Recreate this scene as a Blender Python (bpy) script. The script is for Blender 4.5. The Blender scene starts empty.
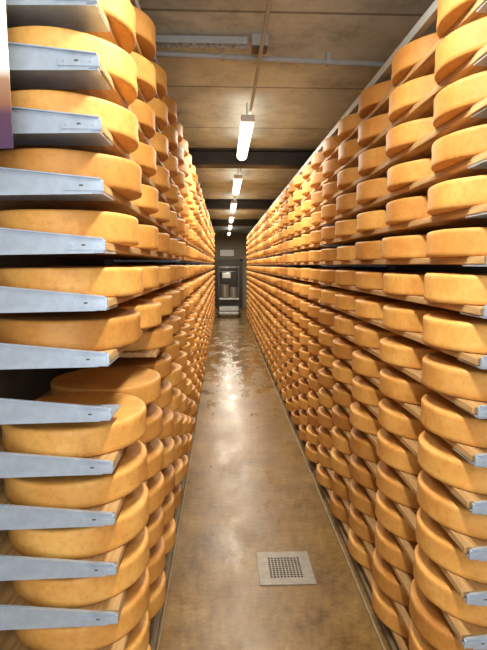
import bpy, bmesh, math, random
from mathutils import Vector, Matrix
random.seed(7)
scn = bpy.context.scene
col = scn.collection
H = 1.6
# ---------------------------------------------------------------- materials
def new_mat(name):
    m = bpy.data.materials.new(name); m.use_nodes = True
    nt = m.node_tree; b = nt.nodes["Principled BSDF"]
    return m, nt, b
def N(nt, t, **kw):
    n = nt.nodes.new(t)
    for k, v in kw.items():
        if k in n.inputs.keys(): n.inputs[k].default_value = v
        else: setattr(n, k, v)
    return n
def ramp(nt, stops):
    r = nt.nodes.new("ShaderNodeValToRGB")
    e = r.color_ramp.elements
    while len(e) < len(stops): e.new(0.5)
    for i, (p, c) in enumerate(stops):
        e[i].position = p; e[i].color = (c[0], c[1], c[2], 1)
    return r
def srgb(r, g, b):
    f = lambda c: ((c/255)/12.92 if c/255 <= .04045 else ((c/255+.055)/1.055)**2.4)
    return (f(r), f(g), f(b))
def noise(nt, vec, scale, detail=4, rough=.55, stretch=None):
    n = N(nt, "ShaderNodeTexNoise"); n.inputs["Scale"].default_value = scale
    n.inputs["Detail"].default_value = detail; n.inputs["Roughness"].default_value = rough
    if stretch:
        mp = N(nt, "ShaderNodeMapping"); mp.inputs["Scale"].default_value = stretch
        nt.links.new(vec, mp.inputs["Vector"]); vec = mp.outputs[0]
    nt.links.new(vec, n.inputs["Vector"]); return n
def bump(nt, b, src, strength, dist=.01):
    bp = N(nt, "ShaderNodeBump"); bp.inputs["Strength"].default_value = strength
    bp.inputs["Distance"].default_value = dist
    nt.links.new(src, bp.inputs["Height"]); nt.links.new(bp.outputs[0], b.inputs["Normal"])
def simple(name, c, rough=.5, metal=0., nscale=20, var=.15, stretch=None, bs=.0):
    m, nt, b = new_mat(name)
    tc = N(nt, "ShaderNodeTexCoord")
    n = noise(nt, tc.outputs["Object"], nscale, stretch=stretch)
    r = ramp(nt, [(.3, [x*(1-var) for x in c]), (.7, [min(1, x*(1+var)) for x in c])])
    nt.links.new(n.outputs["Fac"], r.inputs["Fac"]); nt.links.new(r.outputs[0], b.inputs["Base Color"])
    b.inputs["Roughness"].default_value = rough; b.inputs["Metallic"].default_value = metal
    if bs: bump(nt, b, n.outputs["Fac"], bs)
    return m
def cheese_mat(name, island):
    m, nt, b = new_mat(name)
    geo = N(nt, "ShaderNodeNewGeometry"); oi = N(nt, "ShaderNodeObjectInfo")
    rnd = geo.outputs["Random Per Island"] if island else oi.outputs["Random"]
    add = N(nt, "ShaderNodeVectorMath", operation='ADD')
    comb = N(nt, "ShaderNodeCombineXYZ")
    mul = N(nt, "ShaderNodeMath", operation='MULTIPLY'); mul.inputs[1].default_value = 37.
    nt.links.new(rnd, mul.inputs[0])
    nt.links.new(mul.outputs[0], comb.inputs[0]); nt.links.new(mul.outputs[0], comb.inputs[1])
    nt.links.new(geo.outputs["Position"], add.inputs[0]); nt.links.new(comb.outputs[0], add.inputs[1])
    n1 = noise(nt, add.outputs[0], 7, 5, .6)
    r1 = ramp(nt, [(.28, srgb(196, 138, 70)), (.5, srgb(212, 158, 84)), (.72, srgb(224, 176, 102))])
    nt.links.new(n1.outputs["Fac"], r1.inputs["Fac"])
    r2 = ramp(nt, [(0, (.70, .61, .52)), (.35, (.92, .88, .83)), (1, (1.07, 1.09, 1.06))])
    nt.links.new(rnd, r2.inputs["Fac"])
    mx = N(nt, "ShaderNodeMix", data_type='RGBA', blend_type='MULTIPLY'); mx.inputs[0].default_value = 1.
    nt.links.new(r1.outputs[0], mx.inputs[6]); nt.links.new(r2.outputs[0], mx.inputs[7])
    n2 = noise(nt, add.outputs[0], 60, 4, .6)
    r3 = ramp(nt, [(.32, (.85, .78, .70)), (.5, (1, 1, 1)), (.72, (1.05, 1.05, 1.05))])
    nt.links.new(n2.outputs["Fac"], r3.inputs["Fac"])
    mx2 = N(nt, "ShaderNodeMix", data_type='RGBA', blend_type='MULTIPLY'); mx2.inputs[0].default_value = .7
    nt.links.new(mx.outputs[2], mx2.inputs[6]); nt.links.new(r3.outputs[0], mx2.inputs[7])
    nt.links.new(mx2.outputs[2], b.inputs["Base Color"])
    b.inputs["Roughness"].default_value = .55
    b.inputs["Specular IOR Level"].default_value = .4
    bump(nt, b, n2.outputs["Fac"], .2, .003)
    return m
M_cheese = cheese_mat("cheese_rind", False)
M_cheese_far = cheese_mat("cheese_rind_far", True)
def wood_mat():
    m, nt, b = new_mat("spruce_board")
    tc = N(nt, "ShaderNodeTexCoord"); 
    n = noise(nt, tc.outputs["Object"], 5, 6, .6, (14, 1, 14))
    r = ramp(nt, [(.25, srgb(142, 106, 66)), (.5, srgb(182, 146, 98)), (.8, srgb(208, 178, 130))])
    nt.links.new(n.outputs["Fac"], r.inputs["Fac"]); nt.links.new(r.outputs[0], b.inputs["Base Color"])
    b.inputs["Roughness"].default_value = .7; bump(nt, b, n.outputs["Fac"], .2, .004)
    return m
M_wood = wood_mat()
M_galv = simple("galvanised_steel", srgb(178, 196, 218), .34, .45, 22, .14)
M_dsteel = simple("dark_steel", srgb(92, 88, 82), .5, .6, 12, .2)
M_rail = simple("floor_rail_steel", srgb(120, 106, 84), .6, .1, 12, .2)
M_stain = simple("stainless_steel", srgb(176, 174, 166), .28, .75, 25, .1)
M_drain = simple("drain_steel", srgb(138, 134, 124), .5, .4, 25, .15)
M_door = simple("dark_door_steel", srgb(72, 67, 59), .4, .5, 5, .1)
M_black = simple("black_plastic", srgb(24, 24, 26), .4, 0, 30, .2)
M_kerb = simple("kerb_concrete", srgb(140, 122, 94), .6, 0, 15, .2, bs=.2)
M_beam = simple("painted_beam", srgb(58, 56, 52), .5, .2, 8, .2)
M_white = simple("white_enamel", srgb(225, 222, 212), .4, 0, 20, .04)
M_pale = simple("pale_glazing", srgb(220, 218, 208), .3, 0, 20, .03)
M_grey = simple("grey_conduit", srgb(168, 174, 176), .5, .0, 20, .08)
M_rubber = simple("black_rubber", srgb(20, 20, 20), .8, 0, 40, .2)
def floor_mat():
    m, nt, b = new_mat("sealed_concrete_floor")
    tc = N(nt, "ShaderNodeTexCoord")
    n1 = noise(nt, tc.outputs["Object"], 3.2, 10, .7)
    n2 = noise(nt, tc.outputs["Object"], 26, 8, .7)
    mixf = N(nt, "ShaderNodeMix", data_type='FLOAT'); mixf.inputs[0].default_value = .42
    nt.links.new(n1.outputs["Fac"], mixf.inputs[2]); nt.links.new(n2.outputs["Fac"], mixf.inputs[3])
    r = ramp(nt, [(.37, srgb(82, 60, 29)), (.46, srgb(114, 87, 45)), (.55, srgb(132, 104, 58)), (.66, srgb(162, 134, 86))])
    nt.links.new(mixf.outputs[0], r.inputs["Fac"]); nt.links.new(r.outputs[0], b.inputs["Base Color"])
    n3 = noise(nt, tc.outputs["Object"], 3.0, 7, .65, (1.6, .7, 1))
    wet = ramp(nt, [(.40, (.09,)*3), (.60, (.32,)*3)]); dry = ramp(nt, [(.35, (.27,)*3), (.6, (.42,)*3)])
    nt.links.new(n3.outputs["Fac"], wet.inputs["Fac"]); nt.links.new(n3.outputs["Fac"], dry.inputs["Fac"])
    sp = N(nt, "ShaderNodeSeparateXYZ"); nt.links.new(tc.outputs["Object"], sp.inputs[0])
    mr = N(nt, "ShaderNodeMapRange"); mr.inputs["From Min"].default_value = 4.5; mr.inputs["From Max"].default_value = 8.5
    nt.links.new(sp.outputs["Y"], mr.inputs["Value"])
    mx = N(nt, "ShaderNodeMix", data_type='RGBA'); nt.links.new(mr.outputs[0], mx.inputs[0])
    nt.links.new(dry.outputs[0], mx.inputs[6]); nt.links.new(wet.outputs[0], mx.inputs[7])
    nt.links.new(mx.outputs[2], b.inputs["Roughness"])
    b.inputs["Specular IOR Level"].default_value = .42
    bump(nt, b, n2.outputs["Fac"], .09, .004)
    return m
def ceil_mat():
    m, nt, b = new_mat("board_formed_concrete")
    tc = N(nt, "ShaderNodeTexCoord")
    n1 = noise(nt, tc.outputs["Object"], 3.0, 10, .74)
    n2 = noise(nt, tc.outputs["Object"], 40, 4, .6)
    r = ramp(nt, [(.34, srgb(158, 168, 168)), (.5, srgb(196, 206, 204)), (.66, srgb(216, 224, 222))])
    nt.links.new(n1.outputs["Fac"], r.inputs["Fac"])
    br = N(nt, "ShaderNodeTexBrick"); br.offset = .5
    br.inputs["Color1"].default_value = (1, 1, 1, 1); br.inputs["Color2"].default_value = (.88, .88, .88, 1)
    br.inputs["Mortar"].default_value = (.42, .42, .41, 1); br.inputs["Scale"].default_value = 1
    br.inputs["Mortar Size"].default_value = .012; br.inputs["Brick Width"].default_value = 40
    br.inputs["Row Height"].default_value = 1.0
    mp = N(nt, "ShaderNodeMapping"); mp.inputs["Location"].default_value = (13, .5, 0)
    nt.links.new(tc.outputs["Object"], mp.inputs["Vector"]); nt.links.new(mp.outputs[0], br.inputs["Vector"])
    mx = N(nt, "ShaderNodeMix", data_type='RGBA', blend_type='MULTIPLY'); mx.inputs[0].default_value = 1.
    nt.links.new(r.outputs[0], mx.inputs[6]); nt.links.new(br.outputs["Color"], mx.inputs[7])
    nt.links.new(mx.outputs[2], b.inputs["Base Color"])
    b.inputs["Roughness"].default_value = .75; bump(nt, b, n2.outputs["Fac"], .2, .004)
    return m
M_floor = floor_mat(); M_ceil = ceil_mat()
M_wall = simple("plaster_wall", srgb(120, 104, 82), .8, 0, 4, .15, bs=.1)
M_wallend = simple("cream_wall", srgb(138, 126, 104), .7, 0, 4, .08)
def emis(name, c, s):
    m, nt, b = new_mat(name)
    tc = N(nt, "ShaderNodeTexCoord"); n = noise(nt, tc.outputs["Object"], 3)
    r = ramp(nt, [(0, [x*.96 for x in c]), (1, c)]); nt.links.new(n.outputs["Fac"], r.inputs["Fac"])
    nt.links.new(r.outputs[0], b.inputs["Emission Color"]); b.inputs["Emission Strength"].default_value = s
    b.inputs["Base Color"].default_value = (.9, .9, .88, 1)
    return m
M_tube = emis("lamp_diffuser_glow", (1., .94, .80), 3.2)
# ---------------------------------------------------------------- mesh helpers
def obj_from_bm(bm, name, mat, parent=None, smooth=False):
    me = bpy.data.meshes.new(name); bm.normal_update(); bm.to_mesh(me); bm.free()
    if smooth:
        for p in me.polygons: p.use_smooth = True
    for mm in (mat if isinstance(mat, (list, tuple)) else [mat]): me.materials.append(mm)
    o = bpy.data.objects.new(name, me); col.objects.link(o)
    if parent: o.parent = parent
    return o
def add_box(bm, x0, x1, y0, y1, z0, z1, bev=0, mi=0):
    v = [bm.verts.new((x, y, z)) for x in (x0, x1) for y in (y0, y1) for z in (z0, z1)]
    fs = []
    for q in ((0,1,3,2),(4,6,7,5),(0,4,5,1),(2,3,7,6),(0,2,6,4),(1,5,7,3)):
        f = bm.faces.new([v[i] for i in q]); f.material_index = mi; fs.append(f)
    if bev:
        es = list({e for f in fs for e in f.edges})
        bmesh.ops.bevel(bm, geom=es, offset=bev, segments=2, affect='EDGES', profile=.5)
def add_cyl(bm, p0, p1, r, seg=12, mi=0):
    p0, p1 = Vector(p0), Vector(p1); d = p1-p0
    q = Vector((0, 0, 1)).rotation_difference(d.normalized())
    M = Matrix.Translation((p0+p1)/2) @ q.to_matrix().to_4x4()
    g = bmesh.ops.create_cone(bm, cap_ends=True, segments=seg, radius1=r, radius2=r, depth=d.length, matrix=M)
    for v in g["verts"]:
        for f in v.link_faces: f.material_index = mi
def box(name, x0, x1, y0, y1, z0, z1, mat, bev=0, parent=None):
    bm = bmesh.new(); add_box(bm, x0, x1, y0, y1, z0, z1, bev)
    bmesh.ops.recalc_face_normals(bm, faces=bm.faces)
    return obj_from_bm(bm, name, mat, parent)
def extrude_poly(bm, pts, y0, y1, sx=1):
    a = [bm.verts.new((sx*p[0], y0, p[1])) for p in pts]; b = [bm.verts.new((sx*p[0], y1, p[1])) for p in pts]
    n = len(pts); bm.faces.new(a); bm.faces.new(b[::-1])
    for i in range(n): bm.faces.new((a[i], b[i], b[(i+1) % n], a[(i+1) % n]))
def empty(name, loc=(0, 0, 0)):
    e = bpy.data.objects.new(name, None); e.location = loc; e.empty_display_size = .2; col.objects.link(e); return e
def tag(o, label, cat, group=None):
    o["label"] = label; o["category"] = cat
    if group: o["group"] = group
def struct(o): o["kind"] = "structure"
# ---------------------------------------------------------------- room shell
XL, XR = -1.05, 1.5; YB, YE = -2.6, 18.6; ZC = H+1.2
for o in (box("floor", XL, XR, YB, YE, -.1, 0, M_floor),
          box("ceiling", XL, XR, YB, YE, ZC, ZC+.1, M_ceil),
          box("wall_left", XL-.1, XL, YB, YE, -.1, ZC+.1, M_wall),
          box("wall_right", XR, XR+.1, YB, YE, -.1, ZC+.1, M_wall),
          box("wall_entrance", XL-.1, XR+.1, YB-.1, YB, -.1, ZC+.1, M_wallend),
          box("wall_far", XL-.1, XR+.1, YE, YE+.1, -.1, ZC+.1, M_wallend)):
    struct(o)
# ---------------------------------------------------------------- racks
Y0 = 1.31; PITCH = .44; NCOL = 30; YR = Y0+PITCH*NCOL
R = .2195; WH = .095; BT = .022; DEP = .45
def bracket_mesh(end, sx):
    bm = bmesh.new()
    if end:
        pts = [(0, .005), (.006, .007), (.30, .036), (.44, .046), (.50, .046), (.50, -.040), (.30, -.034), (.03, -.029), (.026, -.024), (0, -.022)]
        extrude_poly(bm, pts, -.022, -.018, sx)
        add_box(bm, min(sx*.004, sx*.46), max(sx*.004, sx*.46), -.018, .12, -BT-.006, -BT-.001)
        extrude_poly(bm, [(0.006, .007), (.30, .036), (.44, .046), (.44, .049), (.30, .039), (.006, .010)], -.028, -.018, sx)
        add_box(bm, min(sx*.0, sx*.10), max(sx*.0, sx*.10), -.0245, -.022, -.020, .002)
        add_box(bm, min(sx*.050, sx*.060), max(sx*.050, sx*.060), -.0250, -.0244, -.010, -.006, 0, 1)
        for d in (.02, .085): add_cyl(bm, (sx*d, -.0265, -.008), (sx*d, -.0245, -.008), .003, 10, 0)
    else:
        pts = [(.0, -BT-.002), (.48, -BT-.002), (.48, -BT-.016), (.03, -BT-.014), (0, -BT-.009)]
        extrude_poly(bm, pts, -.002, .002, sx)
        add_box(bm, min(0, sx*.44), max(0, sx*.44), -.02, .02, -BT-.004, -BT-.001)
    bmesh.ops.recalc_face_normals(bm, faces=bm.faces)
    me = bpy.data.meshes.new("bracket"); bm.to_mesh(me); bm.free()
    me.materials.append(M_galv); me.materials.append(M_dsteel); return me
racks = {}
posts = [Y0+PITCH*5*i for i in range(7)]
def build_rack(side, edge, h0, s, k0):
    sx = -1 if side == 'L' else 1
    root = empty("cheese_rack", (edge, Y0, 0))
    tag(root, "long galvanised steel rack with spruce boards full of cheeses", "rack", "aisle racks")
    levels = [(k, H+h0+s*k) for k in range(k0, 6)]
    top = levels[-1][1]+.11
    def ch(o):
        o.parent = root; return o
    bm = bmesh.new(); add_box(bm, min(sx*.47, sx*.53), max(sx*.47, sx*.53), -.03, .03, 0, top, .004)
    bmesh.ops.recalc_face_normals(bm, faces=bm.faces)
    pm = bpy.data.meshes.new("upright_post"); bm.to_mesh(pm); bm.free(); pm.materials.append(M_dsteel)
    em, im = bracket_mesh(True, sx), bracket_mesh(False, sx)
    for i, y in enumerate(posts):
        o = bpy.data.objects.new("upright_post", pm); o.location = (0, y-Y0+(.0 if i else .012), 0); col.objects.link(o); ch(o)
    bm_far = bmesh.new()
    for i, y in enumerate(posts):
        for k, z in levels:
            if i >= 5:
                t = bmesh.new(); t.from_mesh(im); bmesh.ops.translate(t, verts=t.verts, vec=(0, y-Y0-(.03 if i == 6 else 0), z))
                tm = bpy.data.meshes.new("t"); t.to_mesh(tm); t.free(); bm_far.from_mesh(tm); bpy.data.meshes.remove(tm)
            else:
                o = bpy.data.objects.new("shelf_bracket", em if i == 0 else im)
                o.location = (0, y-Y0, z); col.objects.link(o); ch(o)
    o = obj_from_bm(bm_far, "shelf_bracket", [M_galv, M_dsteel]); ch(o); o["kind"] = "stuff"
    bay = PITCH*5
    def board_mesh(y0):
        bm = bmesh.new(); add_box(bm, min(0, sx*DEP), max(0, sx*DEP), y0, bay-.003, -BT, 0, .003)
        bmesh.ops.recalc_face_normals(bm, faces=bm.faces)
        wm = bpy.data.meshes.new("shelf_board"); bm.to_mesh(wm); bm.free(); wm.materials.append(M_wood); return wm
    wm, wshort = board_mesh(.003), board_mesh(PITCH*2-.02)
    bm_far = bmesh.new()
    for i in range(6):
        for k, z in levels:
            if i == 5:
                t = bmesh.new(); t.from_mesh(wm); bmesh.ops.translate(t, verts=t.verts, vec=(0, i*bay, z))
                tm = bpy.data.meshes.new("t"); t.to_mesh(tm); t.free(); bm_far.from_mesh(tm); bpy.data.meshes.remove(tm); continue
            o = bpy.data.objects.new("shelf_board", wshort if (side == 'L' and i == 0 and k == -3) else wm)
            o.location = (random.uniform(-.004, .004), i*bay, z); col.objects.link(o); ch(o)
    o = obj_from_bm(bm_far, "shelf_board", M_wood); ch(o); o["kind"] = "stuff"
    bm = bmesh.new(); add_box(bm, min(-sx*.0, sx*.03), max(0, sx*.03), -.02, YR-Y0, top, top+.035, .003)
    for y in posts: add_box(bm, min(sx*.03, sx*.53), max(sx*.03, sx*.53), y-Y0-.015, y-Y0+.015, top, top+.03)
    bmesh.ops.recalc_face_normals(bm, faces=bm.faces)
    ch(obj_from_bm(bm, "top_rail", M_grey))
    bm = bmesh.new()
    add_box(bm, min(-sx*.012, sx*.015), max(-sx*.012, sx*.015), -.02, YR-Y0, .0, .03, .003)
    for y in posts: add_box(bm, min(sx*.015, sx*.53), max(sx*.015, sx*.53), y-Y0-.03, y-Y0+.03, 0, .03)
    bmesh.ops.recalc_face_normals(bm, faces=bm.faces)
    ch(obj_from_bm(bm, "base_rail", M_rail))
    racks[side] = (edge, sx, levels)
build_rack('L', -.304, .059, .149, -10)
build_rack('R', .70, .024, .140, -11)
for n, (x0, x1) in enumerate(((-.286, -.280), (.657, .668))):
    o = box("trim_%d" % (n+1), x0, x1, .4, YR, 0, .010, M_kerb, .002); struct(o)
# ---------------------------------------------------------------- cheese wheels
def wheel_bm(seg, seed):
    rs = random.Random(seed)
    prof = [(0, .000), (R*.6, .0), (R-.018, .0), (R-.008, .0004), (R-.003, .0025), (R-.0005, .007), (R, .018), (R-.002, .048),
            (R, .077), (R-.0005, .087), (R-.003, .0922), (R-.008, .0950), (R-.018, .0955), (R*.6, .0945), (0, .0935)]
    if seg < 30: prof = [prof[i] for i in (0, 3, 5, 7, 9, 11, 12, 14)]
    ph = [rs.uniform(0, 6.28) for _ in range(4)]
    bm = bmesh.new(); rings = []
    for (r, z) in prof:
        if r == 0: rings.append([bm.verts.new((0, 0, z))]); continue
        ring = []
        for i in range(seg):
            a = 2*math.pi*i/seg
            k = 1+.002*math.sin(2*a+ph[0])+.0015*math.sin(3*a+ph[1])-.004
            dz = (.0012*math.sin(2*a+ph[2])+.0006*math.sin(5*a+ph[3])-.0012) if z > .05 else 0
            ring.append(bm.verts.new((r*k*math.cos(a), r*k*math.sin(a), z+dz)))
        rings.append(ring)
    for a, b in zip(rings, rings[1:]):
        for i in range(seg):
            j = (i+1) % seg
            if len(a) == 1: bm.faces.new((a[0], b[j], b[i]))
            elif len(b) == 1: bm.faces.new((a[i], a[j], b[0]))
            else: bm.faces.new((a[i], a[j], b[j], b[i]))
    bm.normal_update(); return bm
near_meshes = []
for s in range(6):
    bm = wheel_bm(56, s); me = bpy.data.meshes.new("cheese"); bm.to_mesh(me); bm.free()
    for p in me.polygons: p.use_smooth = True
    me.materials.append(M_cheese); near_meshes.append(me)
P, W, F = math.radians(6.98), math.radians(2.28), 490.
def proj(x, y, z):
    z -= H
    r = x*math.cos(W)-y*math.sin(W); f = x*math.sin(W)+y*math.cos(W)
    d = f*math.cos(P)-z*math.sin(P); u = z*math.cos(P)+f*math.sin(P)
    return 243.5+F*r/d, 325-F*u/d
items = []
for side in 'LR':
    edge, sx, levels = racks[side]
    for c in range(NCOL):
        y = Y0+PITCH*(c+.5)
        for k, z in levels:
            if side == 'L' and c < 2 and k == -3: continue
            ex = edge-sx*.05
            u0 = proj(ex, y-.2, z)[0]; u1 = proj(ex, y+.2, z)[0]; v2 = proj(ex, y+.0, z+WH)[1]; v1 = proj(ex, y, z)[1]
            cl = lambda a, m: max(0, min(m, a))
            if side == 'L' and c == 0: u0 = -5
            area = abs(cl(u0, 487)-cl(u1, 487))*abs(cl(v1, 650)-cl(v2, 650))
            items.append((area, side, c, k, edge+sx*.168, y, z))
items.sort(key=lambda t: -t[0])
vs = []; fs = []
tmpl = wheel_bm(28, 3); tmpl.verts.index_update()
tv = [v.co.copy() for v in tmpl.verts]; tf = [[v.index for v in f.verts] for f in tmpl.faces]; tmpl.free()
for n, (area, side, c, k, x, y, z) in enumerate(items):
    x += random.uniform(-.006, .006); y += random.uniform(-.001, .001)
    a = random.uniform(0, 6.28); sc = random.uniform(.975, .995); sz = random.uniform(.86, .96)
    if n < 300:
        o = bpy.data.objects.new("cheese", random.choice(near_meshes))
        o.location = (x, y, z+.0005); o.rotation_euler = (0, 0, a); o.scale = (sc, sc, sz)
        col.objects.link(o)
        tag(o, "round golden-orange cheese with mottled rind on a spruce board", "cheese", "cheeses ageing on the racks")
    else:
        base = len(vs); ca, sa = math.cos(a)*sc, math.sin(a)*sc
        vs += [(x+v.x*ca-v.y*sa, y+v.x*sa+v.y*ca, z+.0005+v.z*sz) for v in tv]
        fs += [[i+base for i in f] for f in tf]
me = bpy.data.meshes.new("cheeses"); me.from_pydata(vs, [], fs)
for p in me.polygons: p.use_smooth = True
me.materials.append(M_cheese_far)
o = bpy.data.objects.new("cheeses", me); col.objects.link(o)
tag(o, "hundreds of golden-orange round cheeses filling the deep racks", "cheeses", "cheeses ageing on the racks"); o["kind"] = "stuff"
# ---------------------------------------------------------------- floor drain
def drain(cx, cy):
    root = empty("floor_drain", (cx, cy, 0)); tag(root, "square steel floor drain with perforated grate in the concrete", "drain")
    bm = bmesh.new(); w = .142; i = .088
    add_box(bm, -w, w, -w, -i, .0005, .005, .001); add_box(bm, -w, w, i, w, .0005, .005, .001)
    add_box(bm, -w, -i, -i, i, .0005, .005); add_box(bm, i, w, -i, i, .0005, .005)
    bmesh.ops.recalc_face_normals(bm, faces=bm.faces); obj_from_bm(bm, "frame", M_drain, root)
    bm = bmesh.new(); n = 10; st = 2*i/n
    for k in range(n+1):
        p = -i+k*st; h = .0028
        add_box(bm, p-h, p+h, -i, i, .0012, .0042)
        add_box(bm, -i, i, p-h, p+h, .0012, .0041)
    obj_from_bm(bm, "grate", M_drain, root)
    bm = bmesh.new(); add_box(bm, -i, i, -i, i, .0003, .0008); obj_from_bm(bm, "sump", M_rubber, root)
drain(.317, 2.42)
# ---------------------------------------------------------------- ceiling: beams, lamps, conduit
for y in (5.25, 9.2, 13.2):
    bm = bmesh.new()
    add_box(bm, XL, XR, y, y+.18, ZC-.02, ZC); add_box(bm, XL, XR, y+.08, y+.10, ZC-.15, ZC-.02); add_box(bm, XL, XR, y, y+.18, ZC-.17, ZC-.15)
    bmesh.ops.recalc_face_normals(bm, faces=bm.faces)
    o = obj_from_bm(bm, "ceiling_beam", M_beam); tag(o, "dark painted steel I-beam across the concrete ceiling", "beam", "ceiling beams")
LX, LZ = .178, H+1.02
def lamp(y, power, L=1.19):
    root = empty("ceiling_lamp", (LX, y, LZ)); tag(root, "lit white fluorescent batten lamp hung below the concrete ceiling", "lamp", "fluorescent lamps over the aisle")
    bm = bmesh.new(); add_box(bm, -.05, .05, -L/2, L/2, .02, .050, .008); 
    add_box(bm, -.05, .05, -L/2-.015, -L/2, .0, .050, .006); add_box(bm, -.05, .05, L/2, L/2+.015, .0, .050, .006)
    bmesh.ops.recalc_face_normals(bm, faces=bm.faces); obj_from_bm(bm, "housing", M_white, root)
    bm = bmesh.new()
    pts = [(.05*math.cos(math.pi+t*math.pi/8), .02+.045*math.sin(math.pi+t*math.pi/8)) for t in range(9)]
    extrude_poly(bm, pts, -L/2+.001, L/2-.001); bmesh.ops.recalc_face_normals(bm, faces=bm.faces)
    obj_from_bm(bm, "diffuser", M_tube, root)
    for yy in (-L/2+.15, L/2-.15):
        bm = bmesh.new(); add_cyl(bm, (0, yy, .050), (0, yy, ZC-LZ), .006); obj_from_bm(bm, "hanger", M_grey, root)
    for up in (0, 1):
        ld = bpy.data.lights.new("lamp_light", 'AREA'); ld.shape = 'RECTANGLE'; ld.size = .14; ld.size_y = L
        ld.energy = power*(.028 if up else 1); ld.color = (1., .92, .77); ld.specular_factor = .10
        lo = bpy.data.objects.new("lamp_light", ld); lo.location = (0, 0, .062 if up else -.035); lo.rotation_euler = (math.pi*up, 0, 0)
        col.objects.link(lo); lo.parent = root
for y in (4.27, 6.62, 8.97, 11.32, 13.67, 16.4): lamp(y, 42)
lamp(1.1, 40); lamp(-1.1, 44)
bm = bmesh.new(); add_cyl(bm, (LX+.02, -1.7, LZ+.085), (LX+.02, 16.9, LZ+.085), .011)
o = obj_from_bm(bm, "conduit", M_grey, smooth=False); tag(o, "grey electrical conduit running along the lamps", "conduit")
root = empty("ceiling_pipe", (0, 2.90, ZC)); tag(root, "grey pipe crossing under the concrete ceiling with clamps", "pipe")
bm = bmesh.new(); add_cyl(bm, (XL, -.08, -.045), (XR, .12, -.045), .015)
obj_from_bm(bm, "pipe_run", M_grey, root)
for x in (-.6, 0., .6, 1.2):
    bm = bmesh.new()
    yy = -.08+(x-XL)/(XR-XL)*.20; add_box(bm, x-.010, x+.010, yy-.019, yy+.019, -.062, 0)
    obj_from_bm(bm, "pipe_clamp", M_grey, root)
root = empty("cable_tray", (0, 2.765, ZC)); tag(root, "perforated galvanised cable tray fixed to the ceiling", "cable tray")
bm = bmesh.new()
add_box(bm, XL, .13, -.030, -.026, -.045, -.01); add_box(bm, XL, .13, .026, .030, -.045, -.01)
x = XL+.02
while x < .11: add_box(bm, x, x+.012, -.026, .026, -.045, -.041); x += .03
for x in (-.7, -.2, .05): add_box(bm, x-.01, x+.01, -.01, .01, -.045, 0)
obj_from_bm(bm, "tray", M_grey, root)
root = empty("junction_box", (.195, 2.765, ZC)); tag(root, "small grey electrical junction box on the ceiling", "junction box")
bm = bmesh.new(); add_box(bm, -.045, .045, -.055, .055, -.06, 0, .006); obj_from_bm(bm, "box_body", M_grey, root)
bm = bmesh.new(); add_box(bm, -.04, .04, -.05, .05, -.066, -.06, .002); obj_from_bm(bm, "box_lid", M_dsteel, root)
# ---------------------------------------------------------------- info poster on the rack end
def poster_mat():
    m, nt, b = new_mat("poster_print")
    tc = N(nt, "ShaderNodeTexCoord"); sp = N(nt, "ShaderNodeSeparateXYZ"); nt.links.new(tc.outputs["Generated"], sp.inputs[0])
    r = ramp(nt, [(0, srgb(78, 54, 88)), (.11, srgb(88, 60, 84)), (.14, srgb(140, 98, 76)), (.22, srgb(172, 134, 108)), (.25, srgb(238, 236, 232)), (1, srgb(244, 243, 240))])
    nt.links.new(sp.outputs["Z"], r.inputs["Fac"]); nt.links.new(r.outputs[0], b.inputs["Base Color"]); b.inputs["Roughness"].default_value = .35
    return m
root = empty("information_poster", (-.72, 1.18, H)); tag(root, "tall printed panel, white top, purple base, on the rack end", "poster")
bm = bmesh.new(); add_box(bm, -.25, .240, 0, .004, .265, .95, 0); bmesh.ops.recalc_face_normals(bm, faces=bm.faces)
obj_from_bm(bm, "print", poster_mat(), root)
for x in (-.2, .12):
    bm = bmesh.new(); add_cyl(bm, (x, .004, .80), (x, .096, .80), .004, 8); obj_from_bm(bm, "hanger", M_dsteel, root)
# ---------------------------------------------------------------- trolley at the end
root = empty("lift_trolley", (.15, 15.2, 0)); tag(root, "stainless lifting trolley with black drive unit beyond the racks", "trolley")
def part(name, mat, boxes=(), cyls=(), bev=.006):
    bm = bmesh.new()
    for b in boxes: add_box(bm, *b, bev)
    for c in cyls: add_cyl(bm, *c)
    bmesh.ops.recalc_face_normals(bm, faces=bm.faces); return obj_from_bm(bm, name, mat, root)
part("base_frame", M_stain, [(-.36, .36, -.3, -.24, .1, .17), (-.36, .36, .24, .3, .1, .17), (-.36, -.29, -.3, .3, .1, .17), (.29, .36, -.3, .3, .1, .17)])
for x in (-.33, .27): part("mast", M_dsteel, [(x, x+.06, .1, .16, .17, 1.50)])
part("top_bar", M_dsteel, [(-.33, .33, .1, .16, 1.50, 1.56)])
part("drive_unit", M_black, [(-.26, .26, -.08, .1, 1.1, 1.40)], bev=.02)
part("control_panel", M_stain, [(-.20, .06, -.11, -.08, 1.2, 1.36)])
part("housing", M_stain, [], [((-.12, -.1, .61), (-.12, -.1, 1.0), .13, 28), ((.15, -.1, .61), (.15, -.1, .92), .11, 28)], bev=.02)
for z, t in ((.22, .12), (.55, .05)): part("lift_platform", M_stain, [(-.30, .30, -.3, .098, z, z+t)])
part("push_handle", M_black, [], [((-.25, -.2, 1.5), (.25, -.2, 1.5), .016), ((-.25, -.2, 1.5), (-.25, .05, 1.35), .012), ((.25, -.2, 1.5), (.25, .05, 1.35), .012)])
for x in (-.3, .3):
    for y in (-.25, .25):
        part("caster", M_rubber, [], [((x-.02, y, .052), (x+.02, y, .052), .05, 20)])
root = empty("door_1", (.12, YE, 0)); struct(root)
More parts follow.
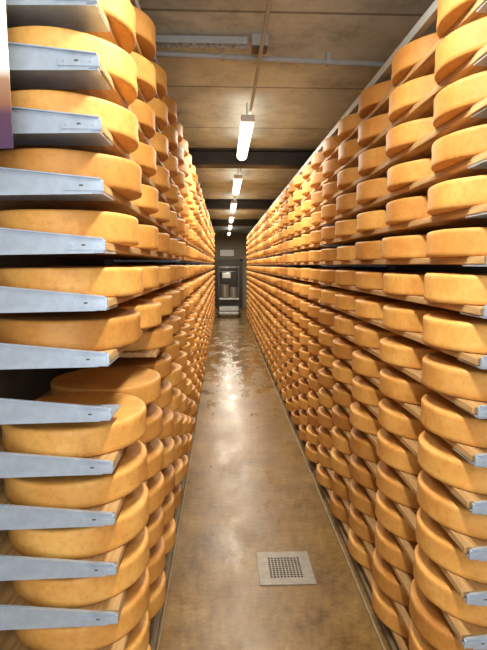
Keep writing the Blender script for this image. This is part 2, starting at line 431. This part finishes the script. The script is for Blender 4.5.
bm = bmesh.new(); add_box(bm, -.5, .5, -.04, -.001, 0, 1.75, .004); obj_from_bm(bm, "door_leaf", M_door, root)
bm = bmesh.new(); add_box(bm, -.58, -.5, -.06, -.001, 0, 1.83); add_box(bm, .5, .58, -.06, -.001, 0, 1.83); add_box(bm, -.58, .58, -.06, -.001, 1.75, 1.83)
obj_from_bm(bm, "door_frame", M_door, root)
bm = bmesh.new(); add_cyl(bm, (.4, -.08, .95), (.4, -.08, 1.2), .012); add_box(bm, .39, .41, -.08, -.03, .97, .99); add_box(bm, .39, .41, -.08, -.03, 1.16, 1.18)
obj_from_bm(bm, "door_handle", M_black, root)
root = empty("window_1", (.12, YE, 2.05)); struct(root)
bm = bmesh.new(); add_box(bm, -.26, .26, -.02, -.001, -.12, .12); obj_from_bm(bm, "window_pane", M_pale, root)
bm = bmesh.new()
for q in ((-.28, -.26, -.14, .14), (.26, .28, -.14, .14), (-.28, .28, .12, .14), (-.28, .28, -.14, -.12)): add_box(bm, q[0], q[1], -.04, -.001, q[2], q[3])
obj_from_bm(bm, "window_frame", M_door, root)
# ---------------------------------------------------------------- unseen area light, added behind the visitor as cool fill for near racks
ld = bpy.data.lights.new("near_rack_fill", 'AREA'); ld.shape = 'RECTANGLE'; ld.size = 1.8; ld.size_y = 2.2; ld.energy = 90; ld.color = (.95, .97, 1.)
lo = bpy.data.objects.new("near_rack_fill", ld); lo.location = (.2, YB+.1, 1.4); lo.rotation_euler = (math.radians(90), 0, 0); col.objects.link(lo)
w = bpy.data.worlds.new("World"); scn.world = w; w.use_nodes = True
w.node_tree.nodes["Background"].inputs[0].default_value = (.9, .75, .5, 1); w.node_tree.nodes["Background"].inputs[1].default_value = .3
# ---------------------------------------------------------------- camera
cd = bpy.data.cameras.new("camera"); cam = bpy.data.objects.new("camera", cd); col.objects.link(cam)
cd.sensor_fit = 'VERTICAL'; cd.sensor_height = 24; cd.lens = F/650*24; cd.clip_start = .05
cam.location = (0, 0, H); cam.rotation_euler = (math.radians(90)-P, 0, -W)
scn.camera = cam
scn.view_settings.view_transform = 'Standard'
